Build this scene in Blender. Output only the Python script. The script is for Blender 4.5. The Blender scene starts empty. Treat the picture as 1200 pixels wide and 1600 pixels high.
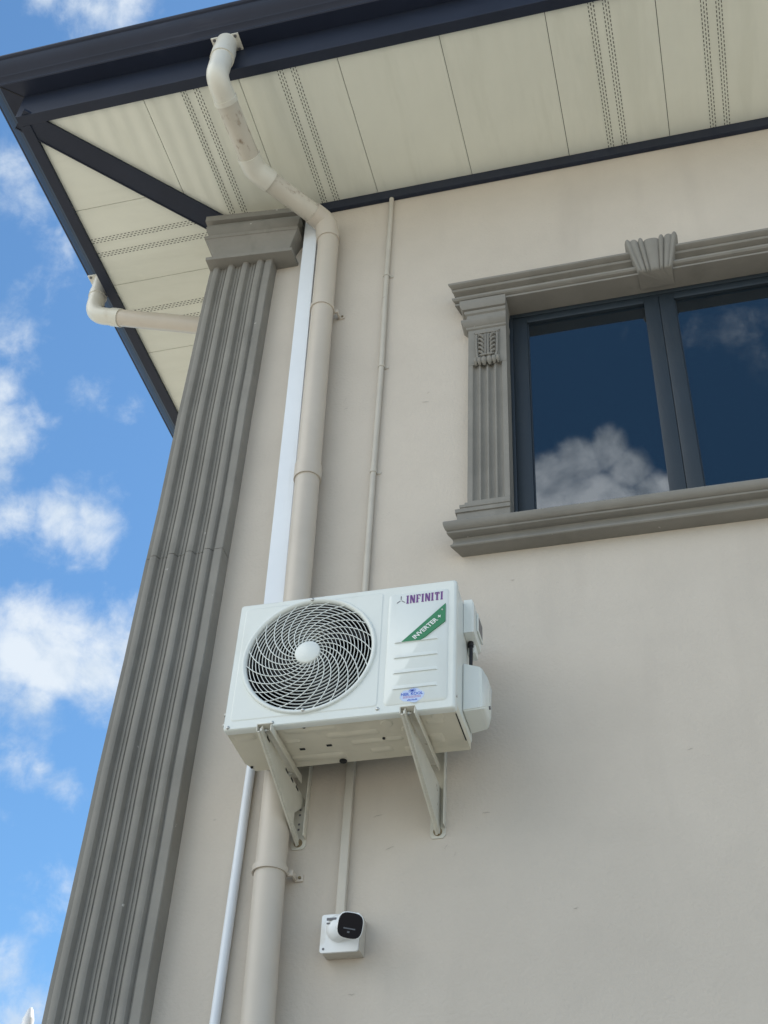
import bpy, bmesh, math, random
from mathutils import Vector, Matrix
random.seed(7)
S = bpy.context.scene
C = S.collection
PI = math.pi

# ------------------------------------------------------------------ camera
cd = bpy.data.cameras.new('camera')
cam = bpy.data.objects.new('camera', cd); C.objects.link(cam)
RX = (0.96705325, 0.25008954, 0.04757338)
UP = (0.13383927, -0.65842418, 0.7406515)
FW = (-0.21655266, 0.70988226, 0.67020305)
cam.matrix_world = Matrix(((RX[0], UP[0], -FW[0], 0), (RX[1], UP[1], -FW[1], -3.75), (RX[2], UP[2], -FW[2], 0), (0, 0, 0, 1)))
cd.sensor_fit = 'VERTICAL'; cd.sensor_height = 24; cd.lens = 24 * 2019.53 / 1600
cd.clip_start = 0.05; cd.clip_end = 3000
S.camera = cam
S.render.resolution_x = 768; S.render.resolution_y = 1024

# ------------------------------------------------------------------ light
SUN_EL, SUN_AZ = math.radians(57), math.radians(28)     # azimuth from +Y towards +X (behind the house)
EXPOSURE = 0.80
SKY = 0.12
S.view_settings.view_transform = 'Standard'; S.view_settings.look = 'None'
S.view_settings.gamma = 1; S.view_settings.exposure = EXPOSURE
sd = bpy.data.lights.new('sun', 'SUN'); sd.energy = 5.0; sd.angle = math.radians(0.5); sd.color = (1, .94, .84)
sun = bpy.data.objects.new('sun', sd); C.objects.link(sun)
sv = Vector((math.sin(SUN_AZ) * math.cos(SUN_EL), math.cos(SUN_AZ) * math.cos(SUN_EL), math.sin(SUN_EL)))
sun.rotation_euler = (-sv).to_track_quat('-Z', 'Y').to_euler()

W = bpy.data.worlds.new('World'); S.world = W; W.use_nodes = True
nt = W.node_tree; N = nt.nodes; L = nt.links
bg = N['Background']; bg.inputs['Strength'].default_value = SKY
sky = N.new('ShaderNodeTexSky'); sky.sky_type = 'NISHITA'; sky.sun_disc = False
sky.sun_elevation = SUN_EL; sky.sun_rotation = SUN_AZ
sky.air_density = 1.0; sky.dust_density = 0.2; sky.ozone_density = 2.5
tc = N.new('ShaderNodeTexCoord')

def wm(op, a, b=None, c=None, clamp=False):
    n = N.new('ShaderNodeMath'); n.operation = op; n.use_clamp = clamp
    for i, v in enumerate((a, b, c)):
        if v is None: continue
        if isinstance(v, (int, float)): n.inputs[i].default_value = v
        else: L.new(v, n.inputs[i])
    return n.outputs[0]
def wnoise(scale, detail, rough, dist=0):
    n = N.new('ShaderNodeTexNoise'); n.inputs['Scale'].default_value = scale
    n.inputs['Detail'].default_value = detail; n.inputs['Roughness'].default_value = rough
    n.inputs['Distortion'].default_value = dist
    L.new(tc.outputs['Generated'], n.inputs['Vector']); return n.outputs['Fac']
# cumulus puffs: each a round patch of sky (direction, angular radius, density)
PUFFS = [(-0.4864,0.6785,0.5505,0.0521,1),(-0.4612,0.6973,0.5487,0.05,1),(-0.4347,0.7129,0.5503,0.0432,1),(-0.4106,0.7178,0.5623,0.0386,1),(-0.4734,0.7084,0.5235,0.0331,0.9),(-0.4786,0.6689,0.5688,0.0285,0.9),(-0.5256,0.6629,0.5332,0.0699,1),(-0.4766,0.5699,0.6694,0.0403,0.9),(-0.4824,0.5485,0.6829,0.033,0.9),(-0.479,0.5903,0.6497,0.0285,0.8),(-0.4711,0.6153,0.6321,0.0334,0.75),(-0.4471,0.6286,0.6364,0.036,0.85),(-0.4266,0.6398,0.6393,0.029,0.75),(-0.5145,0.5574,0.6516,0.0608,0.9),(-0.4112,0.5767,0.7059,0.0150,0.42),(-0.3829,0.5942,0.7073,0.0110,0.3),(-0.4318,0.4319,0.7918,0.0300,0.5),(-0.4218,0.4502,0.787,0.0250,0.4),(-0.4084,0.4898,0.7703,0.0150,0.1),(-0.4583,0.5147,0.7246,0.0259,0.35),(-0.3468,0.3634,0.8647,0.0407,0.75),(-0.3297,0.3596,0.8729,0.0271,0.7),(-0.3763,0.3446,0.86,0.0179,0.6),(-0.4895,0.7229,0.4876,0.0330,0.5),(-0.4603,0.7468,0.4799,0.0220,0.5),(-0.4761,0.7351,0.4827,0.0220,0.5),(-0.4742,0.7868,0.3951,0.0200,0.2),(-0.4983,0.7923,0.3521,0.0360,0.7),(-0.477,0.8105,0.34,0.0314,0.7),(-0.4916,0.8074,0.3262,0.0356,0.9),
(-0.0877,-0.718,0.6905,0.0238,1.90),(-0.0641,-0.7113,0.7,0.0237,1.90),(-0.0417,-0.7092,0.7038,0.0215,1.90),(-0.0271,-0.7213,0.6921,0.0205,1.90),(-0.0571,-0.7377,0.6727,0.0323,1.90),(-0.0135,-0.7379,0.6748,0.0213,1.90),(-0.0979,-0.7316,0.6747,0.0260,1.90),(-0.0293,-0.7444,0.6671,0.0257,1.90),(-0.0837,-0.7471,0.6594,0.0302,1.90),(0.0637,-0.6496,0.7576,0.0426,0.33),(0.0781,-0.6721,0.7364,0.0331,0.3),(-0.0218,-0.755,0.6554,0.0256,1.90)]
field = None
for (x, y, z, r, s) in PUFFS:
    d = N.new('ShaderNodeVectorMath'); d.operation = 'DISTANCE'
    L.new(tc.outputs['Generated'], d.inputs[0]); d.inputs[1].default_value = (x, y, z)
    f = wm('MULTIPLY_ADD', d.outputs['Value'], -s / r, s)
    field = f if field is None else wm('MAXIMUM', field, f)
n1 = wnoise(11, 7, .62, .25); n2 = wnoise(34, 5, .6, .3); n3 = wnoise(3.2, 6, .6, .1)
nn = wm('ADD', wm('MULTIPLY', wm('SUBTRACT', n1, .5), 2.0), wm('MULTIPLY', wm('SUBTRACT', n2, .5), 1.25))
fl = wm('MAXIMUM', field, -1.0)
dens = wm('ADD', fl, nn)
mr = N.new('ShaderNodeMapRange'); mr.interpolation_type = 'SMOOTHSTEP'
mr.inputs['From Min'].default_value = -.02; mr.inputs['From Max'].default_value = 1.05
L.new(dens, mr.inputs['Value'])
# unseen cloud banks low in the front sky, added as fill light for the walls
sx = N.new('ShaderNodeSeparateXYZ'); L.new(tc.outputs['Generated'], sx.inputs[0])
low = wm('MULTIPLY', wm('MULTIPLY_ADD', sx.outputs['Z'], -5, 3.0, clamp=True), wm('MULTIPLY_ADD', sx.outputs['Y'], -4, .2, clamp=True))
fill_bank = N.new('ShaderNodeMapRange'); fill_bank.interpolation_type = 'SMOOTHSTEP'
fill_bank.inputs['From Min'].default_value = .34; fill_bank.inputs['From Max'].default_value = .5
L.new(n3, fill_bank.inputs['Value'])
bd_ = N.new('ShaderNodeVectorMath'); bd_.operation = 'DISTANCE'; L.new(tc.outputs['Generated'], bd_.inputs[0]); bd_.inputs[1].default_value = (-.66, -.50, .56)
fill_cloud = N.new('ShaderNodeMapRange'); fill_cloud.interpolation_type = 'SMOOTHSTEP'; fill_cloud.inputs['From Min'].default_value = .52; fill_cloud.inputs['From Max'].default_value = .36  # bright cloud out of view, added for soft light from the upper left
L.new(wm('ADD', bd_.outputs['Value'], wm('MULTIPLY', wm('SUBTRACT', n1, .5), .5)), fill_cloud.inputs['Value'])
fill_cloud_o = fill_cloud.outputs['Result']
cover = wm('MAXIMUM', wm('MULTIPLY', mr.outputs['Result'], .93), wm('MULTIPLY', wm('MULTIPLY', fill_bank.outputs['Result'], low), .55))
shade = N.new('ShaderNodeMapRange'); n4 = wnoise(24, 6, .6, .4); L.new(wm('MULTIPLY_ADD', wm('SUBTRACT', n4, .5), .6, n1), shade.inputs['Value'])
shade.inputs['From Min'].default_value = .3; shade.inputs['From Max'].default_value = .62
ccol = N.new('ShaderNodeMix'); ccol.data_type = 'RGBA'
L.new(shade.outputs['Result'], ccol.inputs['Factor'])
ccol.inputs['A'].default_value = (2.7, 3.3, 4.0, 1); ccol.inputs['B'].default_value = (4.0, 4.35, 4.7, 1)
tint = N.new('ShaderNodeMix'); tint.data_type = 'RGBA'; tint.blend_type = 'MULTIPLY'; tint.inputs['Factor'].default_value = 1
L.new(sky.outputs[0], tint.inputs['A']); tint.inputs['B'].default_value = (.58, .80, .87, 1)
mixc = N.new('ShaderNodeMix'); mixc.data_type = 'RGBA'
sclo = N.new('ShaderNodeVectorMath'); sclo.operation = 'SCALE'; L.new(ccol.outputs['Result'], sclo.inputs[0])
# clouds opposite the sun are lit full on: brighter, with stronger modelling
lit = wm('MULTIPLY_ADD', wm('MULTIPLY', wm('MULTIPLY', sx.outputs['Y'], -1.4, clamp=True), wm('MULTIPLY_ADD', shade.outputs['Result'], 1.5, -.15)), 1.0, 1.0)
L.new(lit, sclo.inputs['Scale'])
L.new(cover, mixc.inputs['Factor']); L.new(tint.outputs['Result'], mixc.inputs['A']); L.new(sclo.outputs[0], mixc.inputs['B'])
mixb = N.new('ShaderNodeMix'); mixb.data_type = 'RGBA'; L.new(fill_cloud_o, mixb.inputs['Factor']); L.new(mixc.outputs['Result'], mixb.inputs['A'])
mixb.inputs['B'].default_value = (11.5, 11.9, 12.2, 1)
L.new(mixb.outputs['Result'], bg.inputs['Color'])

# ------------------------------------------------------------------ materials
def mat(name, col, rough=.7, metal=0, var=.08, scale=6, bump=0, bscale=60, spec=.5, spots=None, streak=None, ior=None, coat=0, wave=None):
    """principled with soft colour variation, optional fine bump, sparse dirt spots and stretched streaks"""
    m = bpy.data.materials.new(name); m.use_nodes = True
    t = m.node_tree; n = t.nodes; l = t.links; b = n['Principled BSDF']
    b.inputs['Roughness'].default_value = rough; b.inputs['Metallic'].default_value = metal
    b.inputs['Specular IOR Level'].default_value = spec
    if ior: b.inputs['IOR'].default_value = ior
    b.inputs['Coat Weight'].default_value = coat
    co = n.new('ShaderNodeTexCoord').outputs['Object']
    def noise(sc, det=5, ro=.6, vec=None):
        q = n.new('ShaderNodeTexNoise'); q.inputs['Scale'].default_value = sc; q.inputs['Detail'].default_value = det
        q.inputs['Roughness'].default_value = ro; l.new(vec or co, q.inputs['Vector']); return q.outputs['Fac']
    def ramp(src, a, b_, lo=0, hi=1):
        r = n.new('ShaderNodeMapRange'); r.inputs['From Min'].default_value = a; r.inputs['From Max'].default_value = b_
        r.inputs['To Min'].default_value = lo; r.inputs['To Max'].default_value = hi; l.new(src, r.inputs['Value']); return r.outputs['Result']
    def mix(fac, a, bcol, mode='MIX'):
        x = n.new('ShaderNodeMix'); x.data_type = 'RGBA'; x.blend_type = mode
        if hasattr(fac, 'node'): l.new(fac, x.inputs['Factor'])
        else: x.inputs['Factor'].default_value = fac
        for s_, v in (('A', a), ('B', bcol)):
            if hasattr(v, 'node'): l.new(v, x.inputs[s_])
            else: x.inputs[s_].default_value = (*v, 1)
        return x.outputs['Result']
    lo = tuple(c * (1 - var) for c in col); hi = tuple(min(1, c * (1 + var)) for c in col)
    cur = mix(ramp(noise(scale), .3, .7), lo, hi)
    if streak:                               # (colour, strength, xyz scale, threshold)
        mp = n.new('ShaderNodeMapping'); mp.inputs['Scale'].default_value = streak[2]; l.new(co, mp.inputs['Vector'])
        cur = mix(ramp(noise(1, 4, .6, mp.outputs[0]), streak[3], streak[3] + .14, 0, streak[1]), cur, streak[0])
    if spots:                                # (colour, strength, scale, threshold)
        cur = mix(ramp(noise(spots[2], 3, .5), spots[3], spots[3] + .03, 0, spots[1]), cur, spots[0])
    l.new(cur, b.inputs['Base Color'])
    if wave:
        sp = n.new('ShaderNodeSeparateXYZ'); l.new(co, sp.inputs[0])
        def mth(op, a, b_=0.0):
            q = n.new('ShaderNodeMath'); q.operation = op
            for i_, v in ((0, a), (1, b_)):
                if hasattr(v, 'node'): l.new(v, q.inputs[i_])
                else: q.inputs[i_].default_value = v
            return q.outputs[0]
        wv = mth('SINE', mth('ADD', mth('MULTIPLY', sp.outputs[wave[0]], wave[1]), mth('MULTIPLY', noise(1.2, 2, .5), 3.5)))
        wv = mth('MULTIPLY', wv, noise(.9, 2, .5))
        bw = n.new('ShaderNodeBump'); bw.inputs['Strength'].default_value = 1; bw.inputs['Distance'].default_value = wave[2]
        l.new(wv, bw.inputs['Height']); l.new(bw.outputs[0], b.inputs['Normal'])
    if bump:
        bp = n.new('ShaderNodeBump'); bp.inputs['Strength'].default_value = bump; bp.inputs['Distance'].default_value = .004
        l.new(noise(bscale, 4, .55), bp.inputs['Height']); l.new(bp.outputs[0], b.inputs['Normal'])
    return m

M = {}
M['wall'] = mat('render_paint', (.53, .479, .411), .88, var=.06, scale=1.7, bump=.6, bscale=75, spots=((.30, .27, .24), .35, 14, .745), streak=((.45, .405, .35), .5, (2.2, 2.2, .4), .54))
M['trim'] = mat('grey_moulding_paint', (.222, .212, .188), .8, var=.10, scale=5, bump=.3, bscale=55, spots=((.5, .49, .45), .8, 22, .74), streak=((.165, .158, .138), .5, (7, 7, 3), .56))
M['soffit'] = mat('cream_soffit_panel', (.72, .735, .65), .36, var=.03, scale=2.5, streak=((.63, .645, .56), .45, (9, 1.1, 1), .52), wave=('X', 72, .0022))
M['soffit_side'] = mat('cream_soffit_side_panel', (.72, .735, .65), .36, var=.03, scale=2.5, streak=((.63, .645, .56), .45, (1.1, 9, 1), .52), wave=('Y', 72, .0022))
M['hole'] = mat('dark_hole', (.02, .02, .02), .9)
M['slot'] = mat('perforation_dark', (.06, .06, .05), .9)
M['navy'] = mat('navy_coated_steel', (.017, .023, .043), .45, spec=.3, var=.12, scale=3, streak=((.075, .08, .11), .35, (1.5, 1.5, 18), .58))
M['navy2'] = mat('navy_coated_steel_trim', (.017, .023, .041), .5, spec=.3, var=.12, scale=4)
M['pipe'] = mat('painted_downpipe', (.50, .452, .385), .42, var=.05, scale=4, bump=.05, bscale=30, streak=((.38, .33, .27), .35, (14, 14, 1.5), .6))
M['pipe_white'] = mat('bare_white_pipe', (.62, .61, .54), .35, var=.05, scale=6, streak=((.42, .36, .27), .5, (8, 5, 8), .6))
M['pipe_stain'] = mat('stained_pipe', (.52, .49, .42), .45, var=.06, scale=6, streak=((.20, .13, .08), .85, (24, 12, 30), .55))
M['pvc'] = mat('white_trunking_plastic', (.70, .74, .78), .38, var=.03, scale=3, streak=((.55, .57, .58), .4, (20, 20, 1.5), .6))
M['conduit'] = mat('painted_conduit', (.49, .46, .40), .6, var=.06, scale=8, spots=((.25, .2, .15), .5, 30, .7))
M['ac'] = mat('white_powder_coat', (.70, .735, .70), .32, var=.02, scale=3, bump=.03, bscale=300, streak=((.60, .62, .57), .35, (6, 6, 2), .58))
M['ac_base'] = mat('pale_base_pan', (.66, .625, .51), .4, var=.04, scale=6, streak=((.50, .48, .39), .45, (5, 9, 5), .55))
M['ac_dark'] = mat('dark_inside', (.012, .014, .016), .8)
M['fan'] = mat('dark_fan_blade', (.014, .015, .016), .6)
M['fin'] = mat('coil_fins', (.014, .015, .016), .45, metal=.4, var=.3, scale=40)
M['brk'] = mat('cream_bracket_paint', (.58, .565, .49), .42, var=.07, scale=12, spots=((.25, .2, .13), .7, 26, .69), streak=((.42, .38, .28), .5, (9, 9, 5), .58))
M['zinc'] = mat('zinc_bolt', (.5, .5, .47), .35, metal=.8, var=.2, scale=60)
M['rust'] = mat('weathered_bolt', (.24, .19, .11), .6, metal=.4, var=.3, scale=60)
M['green'] = mat('green_banner', (.028, .20, .085), .4, var=.04)
M['white'] = mat('white_print', (.78, .8, .78), .4, var=.02)
M['purple'] = mat('purple_print', (.12, .045, .20), .4, var=.05)
M['pink'] = mat('pink_print', (.42, .18, .36), .4, var=.05)
M['blue'] = mat('blue_print', (.05, .12, .55), .4, var=.05)
M['paleblue'] = mat('pale_blue_print', (.50, .60, .80), .4, var=.05)
M['greyp'] = mat('grey_print', (.12, .12, .13), .4)
M['cable'] = mat('black_cable', (.01, .01, .012), .5)
M['camw'] = mat('white_camera_plastic', (.74, .76, .76), .35, var=.03, scale=12, streak=((.55, .5, .40), .45, (14, 14, 8), .6))
M['camblk'] = mat('gloss_black_lens_window', (.004, .005, .010), .18, spec=.18)
M['glass'] = mat('tinted_window_glass', (.002, .008, .014), .01, var=.05, scale=.6, ior=2.05, spec=.5)
M['frame'] = mat('blue_grey_window_frame', (.019, .028, .037), .45, var=.08, scale=5)
M['pole'] = mat('white_pole_paint', (.8, .8, .8), .4)
M['ground'] = mat('pale_concrete', (.36, .335, .285), .9, var=.15, scale=.4, bump=.2, bscale=20)
M['roof'] = mat('navy_roof_sheet', (.03, .036, .06), .45, var=.1, scale=1)

# ------------------------------------------------------------------ builders
class MB:
    def __init__(s): s.b = bmesh.new(); s.mi = 0
    def poly(s, pts):
        f = s.b.faces.new([s.b.verts.new(p) for p in pts]); f.material_index = s.mi; return f
    def box(s, x0, x1, y0, y1, z0, z1, bev=0):
        vs = [s.b.verts.new((x, y, z)) for x in (x0, x1) for y in (y0, y1) for z in (z0, z1)]
        fs = [(0, 1, 3, 2), (4, 6, 7, 5), (0, 4, 5, 1), (2, 3, 7, 6), (0, 2, 6, 4), (1, 5, 7, 3)]
        ff = [s.b.faces.new([vs[i] for i in q]) for q in fs]
        for f in ff: f.material_index = s.mi
        if bev:
            es = list({e for f in ff for e in f.edges})
            r = bmesh.ops.bevel(s.b, geom=es, offset=bev, segments=2, affect='EDGES', profile=.5)
            for f in r['faces']: f.material_index = s.mi
        return vs
    def rings(s, rs, cap=True, closed=True):
        """loft between rings of equal point count"""
        vr = [[s.b.verts.new(p) for p in r] for r in rs]
        n = len(rs[0])
        for a, c in zip(vr, vr[1:]):
            for i in range(n if closed else n - 1):
                j = (i + 1) % n
                f = s.b.faces.new((a[i], a[j], c[j], c[i])); f.material_index = s.mi
        if cap:
            for r in (vr[0][::-1], vr[-1]):
                f = s.b.faces.new(r); f.material_index = s.mi
        return vr
    def prism(s, pts, axis, a, b, taper=None):
        """2D polygon extruded along an axis ('x': pts are (y,z); 'y': (x,z); 'z': (x,y))"""
        def P(p, t):
            return {'x': (t, p[0], p[1]), 'y': (p[0], t, p[1]), 'z': (p[0], p[1], t)}[axis]
        q = pts
        if taper:
            cx = sum(p[0] for p in pts) / len(pts); cy = sum(p[1] for p in pts) / len(pts)
            q = [(cx + (p[0] - cx) * taper, cy + (p[1] - cy) * taper) for p in pts]
        return s.rings([[P(p, a) for p in pts], [P(p, b) for p in q]])
    def tube(s, path, r, n=20, cap=True, inner=None):
        path = [Vector(p) for p in path]
        rs = []; ref = None
        for i, p in enumerate(path):
            t = (path[min(i + 1, len(path) - 1)] - path[max(i - 1, 0)]).normalized()
            if ref is None:
                ref = t.orthogonal().normalized()
            ref = (ref - t * ref.dot(t)).normalized(); bi = t.cross(ref)
            rr = r[i] if isinstance(r, (list, tuple)) else r
            rs.append([p + (ref * math.cos(k * 2 * PI / n) + bi * math.sin(k * 2 * PI / n)) * rr for k in range(n)])
        return s.rings(rs, cap)
    def cyl(s, p, d, r, h, n=16):
        p = Vector(p); d = Vector(d).normalized(); s.tube([p, p + d * h], r, n)
    def build(s, name, m, parent=None, smooth=35, loc=None):
        bmesh.ops.recalc_face_normals(s.b, faces=s.b.faces)
        me = bpy.data.meshes.new(name); s.b.to_mesh(me); s.b.free()
        for x in (m if isinstance(m, (list, tuple)) else [m]): me.materials.append(x)
        if smooth:
            me.polygons.foreach_set('use_smooth', [True] * len(me.polygons))
            me.set_sharp_from_angle(angle=math.radians(smooth))
        o = bpy.data.objects.new(name, me); C.objects.link(o)
        if parent is not None:
            o.parent = parent
            par = parent; off = Vector((0, 0, 0))
            while par is not None: off += par.location; par = par.parent
            o.location = -off              # all coordinates are given in world space
        return o
def thing(name, label, cat, loc=(0, 0, 0), group=None):
    o = bpy.data.objects.new(name, None); C.objects.link(o); o.location = loc; o.empty_display_size = .1
    o['label'] = label; o['category'] = cat
    if group: o['group'] = group
    return o
def fillet(pts, rad, seg=7):
    pts = [Vector(p) for p in pts]; out = [pts[0]]
    for i in range(1, len(pts) - 1):
        a, p, c = pts[i - 1], pts[i], pts[i + 1]
        u = (a - p).normalized(); v = (c - p).normalized()
        r = rad[i - 1] if isinstance(rad, (list, tuple)) else rad
        r = min(r, (a - p).length * .49, (c - p).length * .49)
        A = p + u * r; B = p + v * r
        for k in range(seg + 1):
            t = k / seg; out.append(A * (1 - t) ** 2 + p * 2 * t * (1 - t) + B * t * t)
    out.append(pts[-1]); return out
def rrect(x0, x1, z0, z1, r, seg=4):
    out = []
    for cx, cz, a0 in ((x1 - r, z0 + r, -PI / 2), (x1 - r, z1 - r, 0), (x0 + r, z1 - r, PI / 2), (x0 + r, z0 + r, PI)):
        for k in range(seg + 1):
            a = a0 + k * PI / 2 / seg; out.append((cx + r * math.cos(a), cz + r * math.sin(a)))
    return out
def text_mesh(txt, size, offset=0, shear=0, spacing=1, extrude=.0006):
    cu = bpy.data.curves.new('t', 'FONT'); cu.body = txt; cu.size = size; cu.offset = offset; cu.shear = shear
    cu.space_character = spacing; cu.extrude = extrude; cu.resolution_u = 3
    o = bpy.data.objects.new('t', cu); C.objects.link(o)
    dg = bpy.context.evaluated_depsgraph_get(); me = bpy.data.meshes.new_from_object(o.evaluated_get(dg))
    bpy.data.objects.remove(o); return me
def add_mesh(mb, me, mtx):
    n0 = len(mb.b.verts); tmp = bmesh.new(); tmp.from_mesh(me); tmp.transform(mtx)
    for f in tmp.faces: f.material_index = mb.mi
    m2 = bpy.data.meshes.new('x'); tmp.to_mesh(m2); tmp.free(); mb.b.from_mesh(m2)

# ------------------------------------------------------------------ ground
g = MB(); g.poly([(-600, -600, -1.6), (600, -600, -1.6), (600, 600, -1.6), (-600, 600, -1.6)])
go = g.build('ground', M['ground'], smooth=0); go['kind'] = 'structure'

# ------------------------------------------------------------------ house
H = thing('house', 'two storey beige rendered house with grey mouldings and deep cream eaves edged in navy', 'house', (0, 0, -1.6))
WX0, WX1, WZ0, WZ1 = -.622, .752, 3.362, 4.715          # window opening
HX0, HX1, HY1, HZ = -2.12, 6.0, 8.0, 5.86
w = MB()
w.box(HX0, WX0 - .02, 0, .2, -1.6, HZ); w.box(WX1 + .02, HX1, 0, .2, -1.6, HZ)
w.box(WX0 - .02, WX1 + .02, 0, .2, -1.6, WZ0 - .02); w.box(WX0 - .02, WX1 + .02, 0, .2, WZ1 + .02, HZ)
w.box(HX0, HX0 + .2, .2, HY1, -1.6, HZ); w.box(HX1 - .2, HX1, .2, HY1, -1.6, HZ); w.box(HX0 + .2, HX1 - .2, HY1 - .2, HY1, -1.6, HZ)
w.build('wall', M['wall'], H)

# small chips and hairline marks in the paint
M['chip'] = mat('chipped_paint', (.38, .345, .30), .9)
for cx_, cz_, ln_, an_ in ((-1.358, 4.26, .035, 1.1), (-1.352, 4.20, .02, .6), (-.986, 4.163, .03, .1), (-.975, 4.22, .016, .8), (-1.098, 2.153, .035, .15), (-.727, 2.13, .03, -.05), (-.86, 2.02, .022, .9), (-1.05, 2.03, .03, .35),
                           (-.05, 2.30, .02, .3), (-1.15, 1.55, .02, .0), (-.62, 3.10, .016, .1), (-1.33, 3.0, .02, .5), (-.45, 1.78, .015, .2), (-.83, 1.99, .016, 1.2)):
    ck = MB(); up_, dn_ = [], []
    for i in range(6):
        t_ = i / 5; px = cx_ + ln_ * (t_ - .5) * math.cos(an_) + random.uniform(-.0012, .0012); pz = cz_ + ln_ * (t_ - .5) * math.sin(an_) + random.uniform(-.002, .002)
        hw_ = .0014 * math.sin(PI * (.08 + .84 * t_)); up_.append((px, pz + hw_)); dn_.append((px, pz - hw_))
    for i in range(5):
        ck.poly([(up_[i][0], -.0012, up_[i][1]), (up_[i + 1][0], -.0012, up_[i + 1][1]), (dn_[i + 1][0], -.0012, dn_[i + 1][1]), (dn_[i][0], -.0012, dn_[i][1])])
    ck.build('paint_chip', M['chip'], H, smooth=0)
# --- corner pilaster
PL = bpy.data.objects.new('pilaster', None); C.objects.link(PL); PL.parent = H
PX0, PX1, PF = -2.14, -1.80, -.074
def pil_profile(x0, wd, front, per, first, n, ribw, hi, lo, step):
    """cross-section (x,y): convex ribs parted by stepped flutes"""
    pts = [(x0, front + .008), (x0 + first - .003, front + .010)]
    for i in range(n):
        a = x0 + first + i * per
        pts.append((a, front + .003))
        for k in range(7):
            t = k / 6; pts.append((a + .001 + (ribw - .002) * t, front - hi * (.45 + .55 * math.sin(PI * t) ** .8)))
        if i < n - 1:
            g0 = a + ribw; gw = per - ribw
            prof_ = [(.14, lo), (.26, lo), (.29, lo * .76), (.42, lo * .72), (.45, lo * .95), (.55, lo * .95), (.60, lo * .66), (.74, lo * .60), (.78, lo * .8), (.93, lo * .8)]
            pts += [(g0 + gw * u, front + v) for u, v in prof_]
    return pts
def shaft_mesh(segs, tilt=0):
    s = MB()
    for (z0, z1, dy) in segs:
        pf = pil_profile(PX0, .34, PF, .079, .022, 4, .029, .008, .017, .62)
        e = PX0 + .022 + 3 * .079 + .030
        pf += [(e + .006, PF + .012), (e + .014, PF + .012), (e + .016, PF + .001), (PX1 - .003, PF), (PX1, PF + .004), (PX1, 0), (PX1, .12), (PX0, .12)]
        rr = []
        nz = max(2, int((z1 - z0) / .25))
        for k in range(nz + 1):
            z = z0 + (z1 - z0) * k / nz
            wob = .0016 * math.sin(z * 2.3) + .001 * math.sin(z * 7.1)
            rr.append([(x + (wob if y < .05 else 0), y + dy + (wob if y < -.001 else 0) , z) for x, y in pf])
        s.rings(rr)
    return s
# two cast lengths meeting in a hairline joint
s = shaft_mesh([(-1.6, .6, 0), (.603, 3.395, -.001), (3.399, 5.36, .0005)])
s.build('shaft', M['trim'], PL, smooth=28)
cap = MB()
lev = [  # z, yL, yR, xL, xR
 (5.335, -.134, -.107, -2.142, -1.688), (5.356, -.135, -.108, -2.144, -1.686), (5.358, -.104, -.080, -2.112, -1.716),
 (5.38, -.102, -.078, -2.110, -1.716), (5.42, -.110, -.084, -2.122, -1.706), (5.46, -.124, -.094, -2.140, -1.692), (5.498, -.146, -.112, -2.162, -1.672), (5.500, -.152, -.118, -2.166, -1.668),
 (5.522, -.152, -.118, -2.167, -1.668), (5.524, -.122, -.090, -2.146, -1.690), (5.535, -.120, -.088, -2.144, -1.690), (5.55, -.130, -.096, -2.156, -1.682),
 (5.58, -.142, -.106, -2.170, -1.672), (5.61, -.146, -.110, -2.174, -1.668), (5.636, -.138, -.102, -2.168, -1.674), (5.642, -.124, -.090, -2.158, -1.684), (5.655, -.124, -.090, -2.160, -1.684), (5.657, -.152, -.112, -2.184, -1.660), (5.70, -.152, -.110, -2.184, -1.660)]
NX = 14
rr = []
for z, yl, yr, xl, xr in lev:
    f = 1.0
    ring = [(xl + (xr - xl) * k / NX, yl + (yr - yl) * k / NX, z + (.0 if k < NX else 0) + .012 * (0.5 - k / NX)) for k in range(NX + 1)]
    ring += [(xr, 0.0, z), (xr, .03, z), (xl, .03, z)]
    rr.append(ring)
cap.rings(rr); cap.build('capital', M['trim'], PL, smooth=22)

# --- window
WN = bpy.data.objects.new('window', None); C.objects.link(WN); WN.parent = H
# moulding profiles (y,z), swept along x
head = [(.05, 4.7150), (-.046, 4.7150), (-.060, 4.7165), (-.062, 4.7249), (-.056, 4.7272), (-.056, 4.7317), (-.072, 4.7348), (-.079, 4.7416), (-.080, 4.7492), (-.076, 4.7553), (-.062, 4.7598), (-.050, 4.7621),
        (-.048, 4.7842), (-.052, 4.7887), (-.066, 4.7925), (-.078, 4.7956), (-.082, 4.8009), (-.081, 4.8062), (-.076, 4.8092), (-.077, 4.8123), (-.094, 4.8153), (-.103, 4.8214), (-.105, 4.8298), (-.100, 4.8366), (0, 4.8450), (.05, 4.8450)]
def moulding(name, prof, x0, x1, x0f, x1f, parent, z_sw=None):
    """profile extruded with mitred returned ends: deeper points reach further out"""
    m = MB(); ymax = min(p[0] for p in prof)
    def ring(side):
        out = []
        for y, z in prof:
            t = max(0, -y) / -ymax
            x = (x0f + (x0 - x0f) * t) if side == 0 else (x1f + (x1 - x1f) * t)
            out.append((x, y, z))
        return out
    n = 10; A, B = ring(0), ring(1)
    rs = [[(a[0] + (b[0] - a[0]) * k / n, a[1] + random.uniform(-.0006, .0006), a[2] + random.uniform(-.0006, .0006)) for a, b in zip(A, B)] for k in range(n + 1)]
    m.rings(rs); return m.build(name, M['trim'], parent, smooth=30)
def nowall(prof):
    return [(min(y, .0) if y < .01 else y, z) for y, z in prof]
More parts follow.
